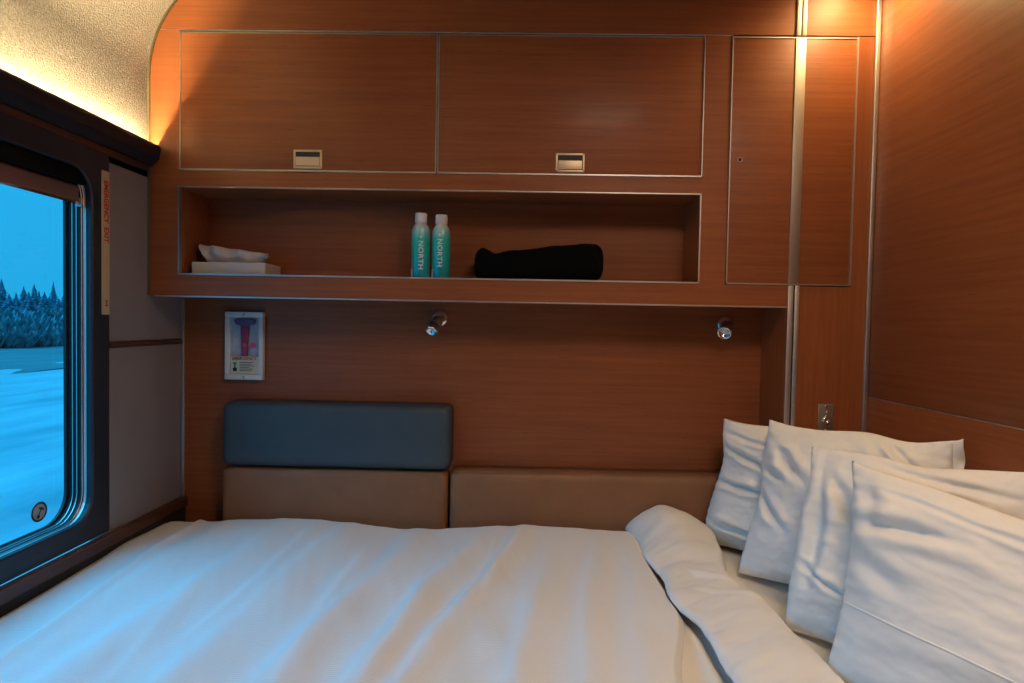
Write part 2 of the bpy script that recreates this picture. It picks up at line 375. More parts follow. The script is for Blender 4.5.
link('niche_edge', B((NX0-.0035, NX1+.0035, y0-.003, y0+.010, NZ0-.0045, NZ0-.0002), (NX0-.0035, NX1+.0035, y0-.003, y0+.008, NZ1-.0002, NZ1+.0028),
     (NX0-.0038, NX0-.0004, y0-.003, y0+.012, NZ0-.0045, NZ1+.0028), (NX1+.0002, NX1+.0038, y0-.003, y0+.012, NZ0-.0045, NZ1+.0028)), ALU, oc)
def flap_door(x0, x1, hx, first):
    d = link('door', B((x0+.003, x1-.003, YF-.001, YF+.016, DZ0+.003, DZ1-.006)), WX, oc, bevel=.0008)
    link('edge_trim', B((x0+.001, x0+.0036, YF-.003, YF+.014, DZ0, DZ1-.004), (x1-.0036, x1-.001, YF-.003, YF+.014, DZ0, DZ1-.004),
         (x0+.001, x1-.001, YF-.003, YF+.014, DZ0-.001, DZ0+.003), (x0+.001, x1-.001, YF-.002, YF+.014, DZ1-.0062, DZ1-.0042)), ALU, d)
    hz0, hz1 = .433, .486; w2 = .041
    bm = bmesh.new(); yy = YF-.004
    for (a, b, c, e) in ((hx-w2, hx+w2, hz0, hz0+.006), (hx-w2, hx+w2, hz1-.006, hz1), (hx-w2, hx-w2+.006, hz0, hz1), (hx+w2-.006, hx+w2, hz0, hz1)):
        box(bm, a, b, yy, YF+.002, c, e)
    box(bm, hx-w2+.007, hx+w2-.007, yy-.0005, YF+.001, hz0+.0075, hz1-.0205)
    link('handle', bm, BRASSY, d, bevel=.0012)
    link('handle_recess', B((hx-w2+.006, hx+w2-.006, YF-.0015, YF+.001, hz0+.006, hz1-.006)), BLACK, d)
flap_door(-.9935, -.2545, -.623, True); flap_door(-.2535, .500, .1255, False)

# locker column right of the cabinet
lk = empty('wall_locker', (.85, 1.80, ZF), 'tall cherry wood locker column with steel post between cabinet and right wall', 'locker')
bm = bmesh.new()
box(bm, PX+.0005, XR-.001, y0, y1, ZF, .1215)
link('lower_panel', bm, WZ, lk)
link('side_panel', B((PX+.0005, PX+.018, y1, YB-.001, ZF, .0625)), WZ, lk)
link('upper_stile', B((LX1+.0015, XR-.001, y0, y1, .1215, .8205)), WZ, lk)
ld = link('locker_door', B((LX0+.002, LX1-.004, YF-.001, YF+.016, .1285, .8155)), WX, lk, bevel=.0008)
link('edge_trim', B((LX0, LX0+.0030, YF-.003, YF+.014, .1250, .818), (LX1-.0048, LX1, YF-.0045, YF+.014, .1250, .818),
     (LX0, LX1, YF-.003, YF+.014, .1245, .1280), (LX0, LX1, YF-.003, YF+.014, .8140, .8165)), ALU, ld)
link('steel_band', B((.7495, .7785, YF-.0040, YF, .1285, .8135)), STEEL, ld, bevel=.001)
bm = bmesh.new(); cyl(bm, (.603, YF-.004, .474), (.603, YF+.002, .474), .0075); link('lock', bm, CHROME, ld)
bm = bmesh.new(); cyl(bm, (.603, YF-.0046, .474), (.603, YF-.003, .474), .0048); link('keyhole', bm, BLACK, ld)
link('upper_post', B((.7495, .7632, YF-.005, YF-.0002, .8195, ZC-.002), (.7652, .7785, YF-.005, YF-.0002, .8195, ZC-.002)), STEEL, lk, bevel=.0018)
link('lower_post', B((.7500, .7650, YF-.0045, YF-.0002, ZF, .1225), (.7690, .7825, YF-.0045, YF-.0002, ZF, .1225)), ALU, lk, bevel=.0018)
link('post_gap', B((.7640, .7700, YF-.001, YF+.0005, ZF, .1220)), RUBBER, lk)

# metal socket plate
sp = empty('socket_plate', (.867, YF-.001, -.262), 'small brushed metal plate with a round socket on the wood above the pillows', 'socket')
PCX, PCZ = .868, -.257
link('plate', B((PCX-.022, PCX+.022, YF-.003, YF-.0003, PCZ-.045, PCZ+.045)), STEEL, sp, bevel=.0012)
for dz in (.038, -.030):
    bm = bmesh.new(); lathe_axis(bm, (PCX, YF-.003, PCZ+dz), (0, -1, 0), [(0, .0042), (.0012, .0038), (.002, .002), (.0022, 0)], 16); link('screw', bm, CHROME, sp, smooth=True)
bm = bmesh.new(); lathe_axis(bm, (PCX, YF-.003, PCZ-.002), (0, -1, 0), [(0, .011), (.004, .011), (.006, .009), (.006, .006), (.002, .005), (.002, 0)], 24); link('socket_ring', bm, CHROME, sp, smooth=True)
bm = bmesh.new(); cyl(bm, (PCX, YF-.003, PCZ+.012), (PCX, YF-.007, PCZ+.026), .0028, .0018, 12); link('lever', bm, STEEL, sp, smooth=True)

# ------------------------------------------------------------------ downlight at the ceiling by the post
def downlight(x, y, label):
    d = empty('ceiling_downlight', (x, y, ZC-.012), label, 'ceiling light')
    bm = bmesh.new(); lathe_axis(bm, (x, y, ZC-.001), (0, 0, -1), [(0, .046), (.008, .046), (.014, .040), (.014, .032), (.004, .028)], 32); link('bezel', bm, CHROME, d, smooth=True)
    bm = bmesh.new(); cyl(bm, (x, y, ZC-.006), (x, y, ZC-.004), .028); link('diffuser', bm, mat('lamp_glass', (1, 1, 1), .4, emis=(1, .75, .45), estr=6), d)

# ------------------------------------------------------------------ soft seat backs
def cushion(name, x0, x1, z0, z1, yf, yb, m, label, cat, slant=0, puff=.012, group=None, flare=0):
    e = empty(name, ((x0+x1)/2, (yf+yb)/2, z0), label, cat, group)
    bm = bmesh.new(); n = 28; rad = .020
    cxx, czz = (x0+x1)/2, (z0+z1)/2; hx, hz = (x1-x0)/2, (z1-z0)/2
    def P(u, v, back):
        a, b = 2*u-1, 2*v-1
        ea, eb = 1-abs(a), 1-abs(b)
        sa, sb = ea*hx, eb*hz
        def rnd(s): return 0 if s >= rad else rad-math.sqrt(max(0, rad*rad-(rad-s)**2))
        x, z = cxx+a*hx, czz+b*hz
        dep = min(rad*1.0, rnd(sa)+rnd(sb))
        y = yf+dep-puff*(1-a**6)*(1-b**4)*.6 + slant*(b) 
        rc = .024; dx, dz = rc-sa, rc-sb
        if dx > 0 and dz > 0:
            f = max(dx, dz)/math.hypot(dx, dz); x = cxx+math.copysign(hx-rc+dx*f, a); z = czz+math.copysign(hz-rc+dz*f, b)
        wr = .0012*noise.noise(Vector((x*9, z*14, x0*7)))
        if back: return Vector((x, yb, z))
        return Vector((x+flare*min(0, a)*(1-v), y+wr, z))
    us = [0, .003, .008, .016, .028]+[.045+.91*i/20 for i in range(21)]+[.972, .984, .992, .997, 1]
    vsx = [0, .01, .03, .06, .10]+[.14+.72*i/10 for i in range(11)]+[.90, .94, .97, .99, 1]
    F = [[bm.verts.new(P(u, v, False)) for v in vsx] for u in us]
    K = [[bm.verts.new(P(u, v, True)) for v in vsx] for u in us]
    for G in (F, K):
        for i in range(len(us)-1):
            for j in range(len(vsx)-1): bm.faces.new((G[i][j], G[i+1][j], G[i+1][j+1], G[i][j+1]))
    nu, nv = len(us), len(vsx)
    for i in range(nu-1):
        for j in (0, nv-1): bm.faces.new((F[i][j], F[i+1][j], K[i+1][j], K[i][j]))
    for j in range(nv-1):
        for i in (0, nu-1): bm.faces.new((F[i][j], F[i][j+1], K[i][j+1], K[i][j]))
    link('upholstery', bm, m, e, smooth=True)
    # piped seam that runs round the front
    bm = bmesh.new(); k = .003; q = .010
    loop = [(x0+q, z0+q), (x1-q, z0+q), (x1-q, z1-q), (x0+q, z1-q)]
    yy = yf+.0045
    for (xa, za), (xb, zb) in zip(loop, loop[1:]+loop[:1]):
        sa = slant*((za-czz)/hz); sb = slant*((zb-czz)/hz)
        cyl(bm, (xa, yy+sa, za), (xb, yy+sb, zb), .0016, n=8)
    link('piping', bm, m, e, smooth=True)
    return e
cushion('headrest_cushion', -.918, -.213, -.452, -.255, 1.812, YB-.002, SLATE, 'slate blue padded headrest above the left tan seat back', 'cushion', puff=.008)
cushion('seat_back', -.924, -.222, -.99, -.457, 1.822, YB-.002, TAN, 'tan leather seat back below the slate blue headrest', 'seat back', slant=.004, group=None)
cushion('seat_back', -.216, .742, -.99, -.453, 1.822, YB-.002, TAN, 'long tan leather seat back right of the blue headrest', 'seat back', slant=.004)

# ------------------------------------------------------------------ emergency hammer case on the wall
hc = empty('hammer_case', (-.887, YB, -.194), 'white wall case with a red emergency hammer behind a clear window', 'safety case')
hx0, hx1, hz0, hz1 = -.947, -.826, -.193, .022
yb = YB-.0005; yf = YB-.020
wx0, wx1, wz0, wz1 = -.930, -.840, -.175, .004
link('case_frame', B((hx0, hx1, yf, yb, hz0, wz0), (hx0, hx1, yf, yb, wz1, hz1), (hx0, wx0, yf, yb, wz0, wz1), (wx1, hx1, yf, yb, wz0, wz1)), WHITEP, hc, bevel=.002)
link('case_back', B((wx0-.002, wx1+.002, YB-.006, yb, wz0-.002, wz1+.002)), noisy(mat('pale_lilac_backing', (.5, .5, .6), .6), (.30, .42, .46), (.55, .50, .60), nscale=25), hc)
bm = bmesh.new()
hcx = -.885; hy = YB-.013
prism(bm, [(hcx-.034, -.004), (hcx-.030, -.017), (hcx-.014, -.022), (hcx+.014, -.022), (hcx+.030, -.017), (hcx+.034, -.004), (hcx+.018, .001), (hcx-.018, .001)], 'Y', hy-.006, hy+.004)
hm = link('hammer_head', bm, mat('purple_grey_metal', (.10, .07, .16), .4), hc, bevel=.0015)
bm = bmesh.new()
prism(bm, [(hcx-.014, -.020), (hcx+.014, -.020), (hcx+.010, -.070), (hcx+.009, -.118), (hcx-.009, -.118), (hcx-.011, -.070)], 'Y', hy-.005, hy+.004)
link('hammer_handle', bm, mat('crimson_plastic', (.30, .03, .09), .4), hc, bevel=.002)
bm = bmesh.new(); cyl(bm, (hcx, hy-.007, -.083), (hcx, hy-.004, -.083), .006, n=16); cyl(bm, (hcx+.026, hy, -.083), (hcx+.026, hy-.004, -.083), .008, n=16)
link('pink_tab', bm, mat('pink_seal', (.65, .06, .18), .5), hc)
link('notice', B((wx0+.002, wx1-.001, yf+.003, yf+.006, wz0+.001, -.119)), mat('cream_notice', (.62, .62, .48), .6), hc)
lab = hc
bm = text_bm('EMERGENCY', .0125, lambda x, y: (-.885+x*1.08, yf+.0026, -.126+y)); xs = [v.co.x for v in bm.verts]
k = .078/(max(xs)-min(xs))
for v in bm.verts: v.co.x = -.885+(v.co.x+.885)*k
link('red_heading', bm, RED, hc)
bm = B((-.921, -.909, yf+.0022, yf+.0029, -.142, -.139), (-.9165, -.9135, yf+.0022, yf+.0029, -.165, -.139), (-.921, -.909, yf+.0022, yf+.0029, -.166, -.155))
for i in range(6):
    box(bm, -.900, -.900+(.044, .036, .046, .030, .042, .038)[i], yf+.0022, yf+.0029, -.1390-i*.0052, -.1372-i*.0052)
link('small_print', bm, INK, hc)
for z in (.0135, -.1845):
    bm = bmesh.new(); lathe_axis(bm, (-.8865, yf, z), (0, -1, 0), [(0, .0042), (.001, .0042), (.0015, .003), (.0003, .0025), (.0003, 0)], 16); link('screw', bm, CHROME, hc, smooth=True)

for o in [hc]: o.location.x += .008
# ------------------------------------------------------------------ reading lamps
def reading_lamp(x, z, d, label):
    e = empty('reading_lamp', (x, YB, z), label, 'reading lamp', 'chrome reading lamps on the back wall')
    bm = bmesh.new(); lathe_axis(bm, (x, YB-.0005, z), (0, -1, 0), [(0, .0255), (.006, .0255), (.010, .022), (.012, .012), (.012, 0)], 32); link('rosette', bm, CHROME, e, smooth=True)
    d = Vector(d).normalized(); a = Vector((x, YB-.020, z))
    bm = bmesh.new(); cyl(bm, (x, YB-.010, z), a, .009, n=20); bmesh.ops.create_uvsphere(bm, u_segments=16, v_segments=10, radius=.011, matrix=Matrix.Translation(a)); link('ball_joint', bm, CHROME, e, smooth=True)
    b = a+d*.004
    bm = bmesh.new(); lathe_axis(bm, b, d, [(0, .002), (0, .0145), (.003, .0175), (.024, .0175), (.025, .0165), (.028, .0165), (.029, .0195), (.050, .0208)], 32); link('barrel', bm, STEEL, e, smooth=True)
    bm = bmesh.new(); lathe_axis(bm, b, d, [(.050, .0208), (.053, .0210), (.053, .0178), (.046, .0135), (.042, .0092)], 32); link('lamp_rim', bm, CHROME, e, smooth=True)
    bm = bmesh.new(); lathe_axis(bm, b, d, [(.0420, .0092), (.0445, .007), (.0455, 0)], 24); link('lens', bm, mat('frosted_lens', (.75, .75, .72), .25), e, smooth=True)
reading_lamp(-.262, .012, (-.30, -.55, -.62), 'chrome reading lamp left of centre, tilted down to the left')
reading_lamp(.634, .010, (-.36, -.72, -.44), 'chrome reading lamp on the right, near the wood recess side')

# ------------------------------------------------------------------ things in the niche
def bottle(x, y, h, ang, tz, tsz, label):
    z0 = NZ0+.0003
    e = empty('water_bottle', (x, y, z0), label, 'bottle', 'teal aluminium water bottles in the niche')
    m = bpy.data.materials.get('teal_bottle_print')
    if not m:
        m = mat('teal_bottle_print', (.1, .5, .5), .28, .15, coat=.3); L = m.node_tree.links
        tc = nd(m, 'ShaderNodeTexCoord'); s = nd(m, 'ShaderNodeSeparateXYZ'); r = nd(m, 'ShaderNodeValToRGB')
        mr = nd(m, 'ShaderNodeMath', operation='DIVIDE'); mr.inputs[1].default_value = .19
        L.new(tc.outputs['Object'], s.inputs[0]); L.new(s.outputs['Z'], mr.inputs[0]); L.new(mr.outputs[0], r.inputs[0]); L.new(r.outputs[0], bsdf(m).inputs['Base Color'])
        cr = r.color_ramp; cr.elements[0].position = 0; cr.elements[0].color = (.01, .30, .46, 1); cr.elements[1].position = .86; cr.elements[1].color = (.78, .72, .70, 1)
        k = cr.elements.new(.35); k.color = (.01, .46, .42, 1); k = cr.elements.new(.60); k.color = (.02, .55, .48, 1); k = cr.elements.new(.72); k.color = (.30, .62, .60, 1)
    r = .0265
    bm = bmesh.new()
    lathe_axis(bm, (x, y, z0), (0, 0, 1), [(0, 0), (0, r-.004), (.0025, r-.001), (.006, r), (h*.68, r), (h*.735, r*.97), (h*.785, r*.86), (h*.82, r*.72), (h*.84, r*.62), (h*.86, r*.58), (h*.87, r*.58)], 48)
    bmesh.ops.remove_doubles(bm, verts=bm.verts, dist=1e-4)
    link('bottle_body', bm, m, e, smooth=True)
    bm = bmesh.new()
    lathe_axis(bm, (x, y, z0), (0, 0, 1), [(h*.862, r*.55), (h*.862, r*.665), (h*.885, r*.67), (h*.888, r*.635), (h*.896, r*.635), (h*.90, r*.67), (h*.985, r*.655), (h, r*.61), (h, 0)], 40)
    link('cap', bm, mat('white_cap', (.78, .72, .70), .4), e, smooth=True)
    rr2 = r+.0010
    def wrap(a, z):            # a: arc length from the front
        q = ang + a/rr2; return (x+rr2*math.sin(q), y-rr2*math.cos(q), z)
    bm = text_bm('NORTH', .0175, lambda tx, ty: (tx, ty, 0), space=1.12)
    xs = [v.co.x for v in bm.verts]; k = tsz/(max(xs)-min(xs)); mx_ = (max(xs)+min(xs))/2
    for v in bm.verts: v.co = Vector(wrap(v.co.y*1.12, z0+tz-(v.co.x-mx_)*k))
    link('lettering', bm, mat('pale_lettering', (.72, .76, .76), .5), e)
    bm = bmesh.new(); zc = z0+tz+tsz/2+.012
    pts = []
    for i in range(16):
        q = PI*2*i/16; rad = .0062 if i % 4 == 0 else (.0024 if i % 4 == 2 else .0036)
        pts.append(wrap(rad*math.cos(q), zc+rad*math.sin(q)))
    bm.faces.new([bm.verts.new(p) for p in pts])
    link('star_mark', bm, bpy.data.materials['pale_lettering'], e)
    bm = bmesh.new()
    q0 = -1.25
    V = [[bm.verts.new((x+rr2*math.sin(q0+.16*i), y-rr2*math.cos(q0+.16*i), z0+.003+.024*j)) for j in range(2)] for i in range(4)]
    for i in range(3): bm.faces.new((V[i][0], V[i+1][0], V[i+1][1], V[i][1]))
    link('side_label', bm, bpy.data.materials['pale_lettering'], e)
bottle(-.304, 1.765, .189, .17, .065, .082, 'left teal and white water bottle reading NORTH in the niche')
bottle(-.2445, 1.770, .186, -.02, .073, .080, 'right teal and white water bottle reading NORTH, nearer the black bundle')
# flat tissue box with crumpled tissue
tb = empty('tissue_box', (-.873, 1.80, NZ0), 'flat cream tissue box at the left end of the niche', 'tissue box')
link('carton', B((-.976, -.758, 1.752, 1.865, NZ0+.0003, NZ0+.036)), noisy(mat('printed_carton', (.6, .5, .4), .6), (.72, .62, .42), (.62, .58, .60), nscale=9, lo=.42, hi=.6), tb, bevel=.0015)
bm = bmesh.new()
def tiss(u, v):
    s = 2*u-1; top = sm(0, 1, v)
    x = -.868+s*(.083+.022*top)+.004*noise.noise(Vector((u*7, v*4, 1)))
    y = 1.800-.020*math.sin(v*2.4)+.016*noise.noise(Vector((u*6, v*3, 5)))*v+.010*math.sin(u*17)*v
    z = NZ0+.035+v*(.056-.026*u)+.004*noise.noise(Vector((u*9, v*5, 9)))
    return Vector((x, y, z))
grid(bm, tiss, 40, 12)
def tiss2(u, v):
    p = tiss(u, v); return Vector((p.x*1, p.y+.018+.012*v*math.sin(u*11+1), p.z-.004*v))
grid(bm, tiss2, 40, 12)
def tiss3(u, v):
    a, b = tiss(u, 1), tiss2(u, 1); q = a.lerp(b, v); q.z += .004*math.sin(PI*v); return q
grid(bm, tiss3, 40, 4)
tis = link('tissue', bm, mat('grey_white_tissue', (.62, .55, .54), .9), tb, smooth=True)
# black rolled bundle
bb = empty('black_bundle', (.04, 1.80, NZ0), 'rolled black cloth bundle lying in the niche right of the bottles', 'bag')
def bundle(u, v):
    x = -.147+.382*u; q = 2*PI*v
    endr = min(1, math.sqrt(max(0, 1-(1-min(1, u/.06))**2)))*min(1, math.sqrt(max(0, 1-(1-min(1, (1-u)/.10))**2)))
    hgt = .043+.012*sm(.25, .85, u)+.004*math.exp(-((u-.07)/.05)**2)-.004*math.exp(-((u-.17)/.05)**2)
    ph = .050
    c, s = math.cos(q), math.sin(q); p = .46
    yy = ph*math.copysign(abs(c)**p, c)*(.25+.75*endr); zz = hgt*math.copysign(abs(s)**p, s)*(.35+.65*endr)
    nn = .0035*noise.noise(Vector((x*14, c*1.6, s*1.6)))+.0015*noise.noise(Vector((x*60, c*5, s*5)))
    return Vector((x, 1.795+yy*(1+nn*9), NZ0+.0005+max(0, hgt*1.0+zz+nn)))
bm = bmesh.new(); V = grid(bm, bundle, 70, 40)
bm.faces.new([V[0][j] for j in range(40)]); bm.faces.new([V[70][j] for j in range(40)])
bmesh.ops.remove_doubles(bm, verts=bm.verts, dist=1e-5)
BC = noisy(mat('black_fleece', (.006, .006, .007), 1, spec=.1), (.0015, .0015, .0018), (.003, .003, .0035), nscale=60)
link('cloth_roll', bm, BC, bb, smooth=True)
bm = bmesh.new()
grid(bm, lambda u, v: bundle(.22+.012*u, v*.5+0.0)+Vector((0, -.001, .0015)), 2, 24); link('strap', bm, BC, bb, smooth=True)
bm = bmesh.new(); cyl(bm, (-.983, 1.80, NZ0+.0005), (-.983, 1.80, NZ0+.010), .008, n=14)  # tiny cap-like black item, not identified further
tag(link('black_cap', bm, BLACK, loc=(-.983, 1.80, NZ0)), 'tiny black object in the niche corner left of the tissue box', 'small object')

# ------------------------------------------------------------------ bed
MT = -.648
bed = empty('bed', (0, 1.05, ZF), 'wide berth bed with white fitted sheet below the cabinet', 'bed')
def ell(x0, x1, y0, y1, y2, z0, z1):
    bm = bmesh.new(); pts = [(x0, y0), (x1, y0), (x1, y2), (.742, y2), (.742, y1), (x0, y1)]
    a = [bm.verts.new((*p, z0)) for p in pts]; b = [bm.verts.new((*p, z1)) for p in pts]
    bm.faces.new(a); bm.faces.new(b)
    for i in range(6): bm.faces.new((a[i], a[(i+1) % 6], b[(i+1) % 6], b[i]))
    return bm
link('bed_base', ell(-1.05, .97, .36, 1.775, 1.705, ZF, -.802), WDARK, bed, bevel=.01)
link('mattress', ell(-1.062, .975, .33, 1.800, 1.712, -.80, MT), SHEET, bed, bevel=.022)

ridges = []      # folds fan from the back edge towards the viewer: (x at Y=1.77, x at Y=1.0, half width, height, y start, y end)
ridges += [(-.965, -.925, .010, .009, 2.0, .2), (-.88, -.90, .030, .006, 2, .4), (-.70, -.78, .034, .009, 1.8, .3), (-.585, -.66, .016, .005, 1.9, 1.1), (-.50, -.60, .040, .012, 1.9, .3),
           (-.41, -.40, .026, .007, 1.7, .4), (-.30, -.42, .030, .011, 1.9, .3), (-.20, -.26, .020, .006, 1.6, .5), (-.10, -.29, .026, .014, 1.8, .5), (.005, -.19, .022, .014, 1.9, .6), (.02, .01, .020, .005, 1.5, .5),
           (.13, -.02, .030, .009, 1.7, .7), (.234, .115, .024, .010, 1.75, .5), (.31, .24, .030, .007, 1.8, .5), (-.05, -.10, .012, .004, 1.8, 1.3), (-.79, -.70, .02, .004, 1.5, .8)]
def folds(x, y):
    h = 0
    for k, (xa, xb, w_, a, ys, ye) in enumerate(ridges):
        t = (1.77-y)/.77; xc = xa+(xb-xa)*t+.010*math.sin(y*7+k*1.7)
        env = sm(ye-.1, ye+.25, y)*(1-sm(ys-.25, ys, y)*.85)
        d = (x-xc)/w_
        h += a*env*(math.exp(-d*d) if d < 0 else math.exp(-(d*.55)**2))
    h += .008*noise.noise(Vector((x*3.2, y*2.2, 3)))+.0045*noise.noise(Vector((x*11+y*3, y*4, 8)))+.0010*noise.noise(Vector((x*30+y*9, y*9, 2)))
    return h
def xr(y): return .352-.055*sm(1.32, 1.0, y)+.006*math.sin(y*11)
def duv(u, v):
    y = .30+1.525*v; x1 = xr(y)+.0; x0 = -1.073
    x = x0+(x1-x0)*u
    z = -.620+.009*sm(-.35, -.1, x)*sm(1.3, 1.75, y)+folds(x, y)+.008*sm(-.3, -.8, x)*sm(1.2, 1.7, y)
    eb = sm(.045, 0, 1.825-y); z -= .055*eb**1.5
    z += .006*math.sin(x*9+1)*sm(1.55, 1.8, y)+.006*sm(-.9, -.7, x)*sm(-.45, -.65, x)*sm(1.55, 1.8, y)
    el = sm(.03, 0, x-x0); z -= .007*el**2
    er = sm(.014, 0, x1-x); z -= .013*er
    return Vector((x, y, z))
bm = bmesh.new(); V = grid(bm, duv, 420, 260)
dv = link('bedspread', bm, DUV, smooth=True, loc=(-.35, 1.05, -.648))
so = dv.modifiers.new('thickness', 'SOLIDIFY'); so.thickness = .010; so.offset = -1
tag(dv, 'white ribbed bedspread spread over the left and middle of the bed', 'bedspread')
# turned-down sheet: lower layer and the folded-back band
fs = empty('turned_down_sheet', (.46, 1.05, -.648), 'smooth white sheet turned back in a band between bedspread and pillows', 'sheet')
def xl_(y): return .342+.043*sm(1.36, 1.18, y)+.006*math.sin(y*9+1)+.008*math.sin(y*23)*sm(1.2, 1.5, y)
def xrr(y): return .572-.050*math.exp(-((y-1.48)/.13)**2)-.012*math.exp(-((y-1.2)/.08)**2)+.03*sm(1.05, .8, y)
def band(u, v):
    y = .30+1.535*v; a, b = xl_(y), xrr(y)
    bk = sm(1.52, 1.76, y)
    x = a+(b-a)*u
    t = math.sin(PI*min(1, max(0, u)))**.55
    z = -.618+.012*t+.048*bk*math.sin(PI*(u**.8))**.8*(1-sm(1.80, 1.835, y)*.8)
    z += .004*sm(.0, .06, u)
    z -= .030*sm(.93, 1, u)
    z += .009*noise.noise(Vector((x*8, y*6, 21)))+.0075*noise.noise(Vector((x*7+y*6, (y-x*.7)*15, 4)))*(1+.8*bk)+.002*noise.noise(Vector((x*20, (y-x*.6)*45, 7)))
    z += .008*math.exp(-(((y-1.45+.35*(x-.45)))/.012)**2)*sm(.35, .5, u)*sm(1, .8, u) + .006*math.exp(-(((y-1.36+.25*(x-.45)))/.010)**2)*sm(.2, .4, u)*sm(1, .8, u)
    z -= .045*sm(1.815, 1.835, y)
    return Vector((x, y, max(z, -.646)))
bm = bmesh.new(); grid(bm, band, 70, 380)
o = link('folded_band', bm, SHEET, fs, smooth=True); so = o.modifiers.new('thickness', 'SOLIDIFY'); so.thickness = .007; so.offset = -1
bm = bmesh.new()
def low(u, v):
    y = .30+1.515*v; x = .27+.30*u
    if u > .93: x = min(x, xrr(y)-.006)
    x = min(x, xrr(y)-.012)
    return Vector((x, y, -.640+.002*noise.noise(Vector((x*10, y*6, 2)))+.008*math.exp(-((x-.36)/.012)**2)*sm(1.35, 1.2, y)))
grid(bm, low, 60, 120); link('lower_layer', bm, SHEET, fs, smooth=True)

# ------------------------------------------------------------------ pillows
def pillow(c, thick, label, creases=(), seed=0, flange=None, hem=None, bias=0, back=.7, nse=1.0):
    """c: bottom far, top far, bottom near, top near corners. u runs far->near, v bottom->top"""
    bf, tf, bn, tn = [Vector(p) for p in c]
    base = (bf+bn)/2
    e = empty('pillow', tuple(base), label, 'pillow', 'white pillows leaning at the head of the bed')
    nrm = ((bn-bf).cross(tf-bf)).normalized()
    if nrm.y > 0: nrm = -nrm
    def S(u, v, side):
        a, b = 2*u-1, 2*v-1
        pin = .055
        a2 = a*(1-pin*(1-b*b)*abs(a)**2); b2 = b*(1-pin*(1-a*a)*abs(b)**2)
        U, V_ = (a2+1)/2, (b2+1)/2
        U += .034*noise.noise(Vector((v*3.4, a*1.5, seed*5.1)))*abs(a); V_ += .030*noise.noise(Vector((u*3.4, b*1.5, seed*7.3)))*abs(b)
        p = (bf*(1-U)+bn*U)*(1-V_)+(tf*(1-U)+tn*U)*V_
        env = max(0, (1-abs(a)**2.6))**.62*max(0, (1-abs(b)**2.6))**.62
        sag = 1+.22*(-b)
        t = thick*.5*env*sag
        q = Vector((u*3.0, v*3.0, seed*3.7))
        wr = .014*noise.noise(q)+.009*noise.noise(Vector((q.x*2.2, q.y*3.4, q.z)))+.0022*noise.noise(Vector((q.x*5, q.y*9, q.z)))+.0012*noise.noise(q*16)
        for (ua, va, ub, vb, wd, dp) in creases:
            d = Vector((ub-ua, vb-va)); L2 = d.length_squared; k = max(0, min(1, ((u-ua)*d.x+(v-va)*d.y)/L2))
            dx, dy = u-ua-k*d.x, v-va-k*d.y; ds = math.hypot(dx, dy)+.012*noise.noise(Vector((u*9, v*9, seed)))
            f = math.sin(PI*min(1, max(0, k*.9+.05)))
            sgn = (d.x*dy-d.y*dx)
            wr += -dp*f*math.exp(-(ds/wd)**2)+dp*.8*f*math.exp(-((ds-wd*1.9)/(wd*1.3))**2)
        wr *= (env**.5)*nse
        # fine puckers close to the seams
        ed = min(min(u, 1-u), min(v, 1-v)); wr += .0022*math.sin((u if min(v, 1-v) < min(u, 1-u) else v)*95+seed)*math.exp(-ed/.03)*min(1, ed/.01)
        if side > 0: return p+nrm*(t*(1+bias)+wr)
        return p-nrm*(t*back)
    bm = bmesh.new(); n = 110
    F = [[bm.verts.new(S(i/n, j/n, 1)) for j in range(n+1)] for i in range(n+1)]
    K = [[None]*(n+1) for _ in range(n+1)]
    for i in range(n+1):
        for j in range(n+1):
            K[i][j] = F[i][j] if i in (0, n) or j in (0, n) else bm.verts.new(S(i/n, j/n, -1))
    for G in (F, K):
        for i in range(n):
            for j in range(n):
                try: bm.faces.new((G[i][j], G[i+1][j], G[i+1][j+1], G[i][j+1]))
                except ValueError: pass
    link('pillowcase', bm, LINEN, e, smooth=True)
    # flat flange beyond one end of the case
    if flange:
        bm = bmesh.new(); u0, ln, dr = flange
        ax = (bn-bf).normalized()*(1 if u0 > .5 else -1)
        def fl(s, v):
            p = S(u0, v, 1); wob = .010*math.sin(v*17+seed)*s+.006*math.sin(v*41)*s
            return p+ax*ln*s*(.8+.2*math.sin(v*9))+nrm*wob+Vector(dr)*s*s
        grid(bm, fl, 8, 60)
        o = link('case_hem', bm, LINEN, e, smooth=True); m_ = o.modifiers.new('thickness', 'SOLIDIFY'); m_.thickness = .003
    if hem:
        bm = bmesh.new(); v0 = hem
        grid(bm, lambda s, t: S(.03+.94*s, v0+.012*(t-.5)+.006*math.sin(s*7), 1)+nrm*(.0022*math.sin(PI*t)), 90, 4)
        link('seam', bm, LINEN, e, smooth=True)
    return e
pillow([(.548, 1.800, -.645), (.608, 1.790, -.262), (.910, 1.46, -.640), (.935, 1.50, -.270)], .150, 'rearmost white pillow, deeply creased, in the far corner of the bed', seed=1, nse=1.3,
       creases=[(.0, .80, .45, .66, .022, .014), (.0, .52, .5, .50, .02, .015), (.0, .24, .5, .14, .022, .016), (.05, .90, .4, .84, .016, .009)])
pillow([(.566, 1.550, -.645), (.668, 1.625, -.252), (.920, 1.24, -.640), (.932, 1.300, -.232)], .165, 'second pillow from the far corner, with a loose hem at its upper right end', seed=2, nse=1.3,
       creases=[(.0, .56, .26, .34, .022, .014), (.1, .84, .34, .62, .03, .014), (.03, .70, .2, .64, .02, .010), (.62, .95, .80, .70, .025, .010), (.7, .97, .86, .80, .02, .010)], flange=(1.0, .020, (.0, 0, .006)))
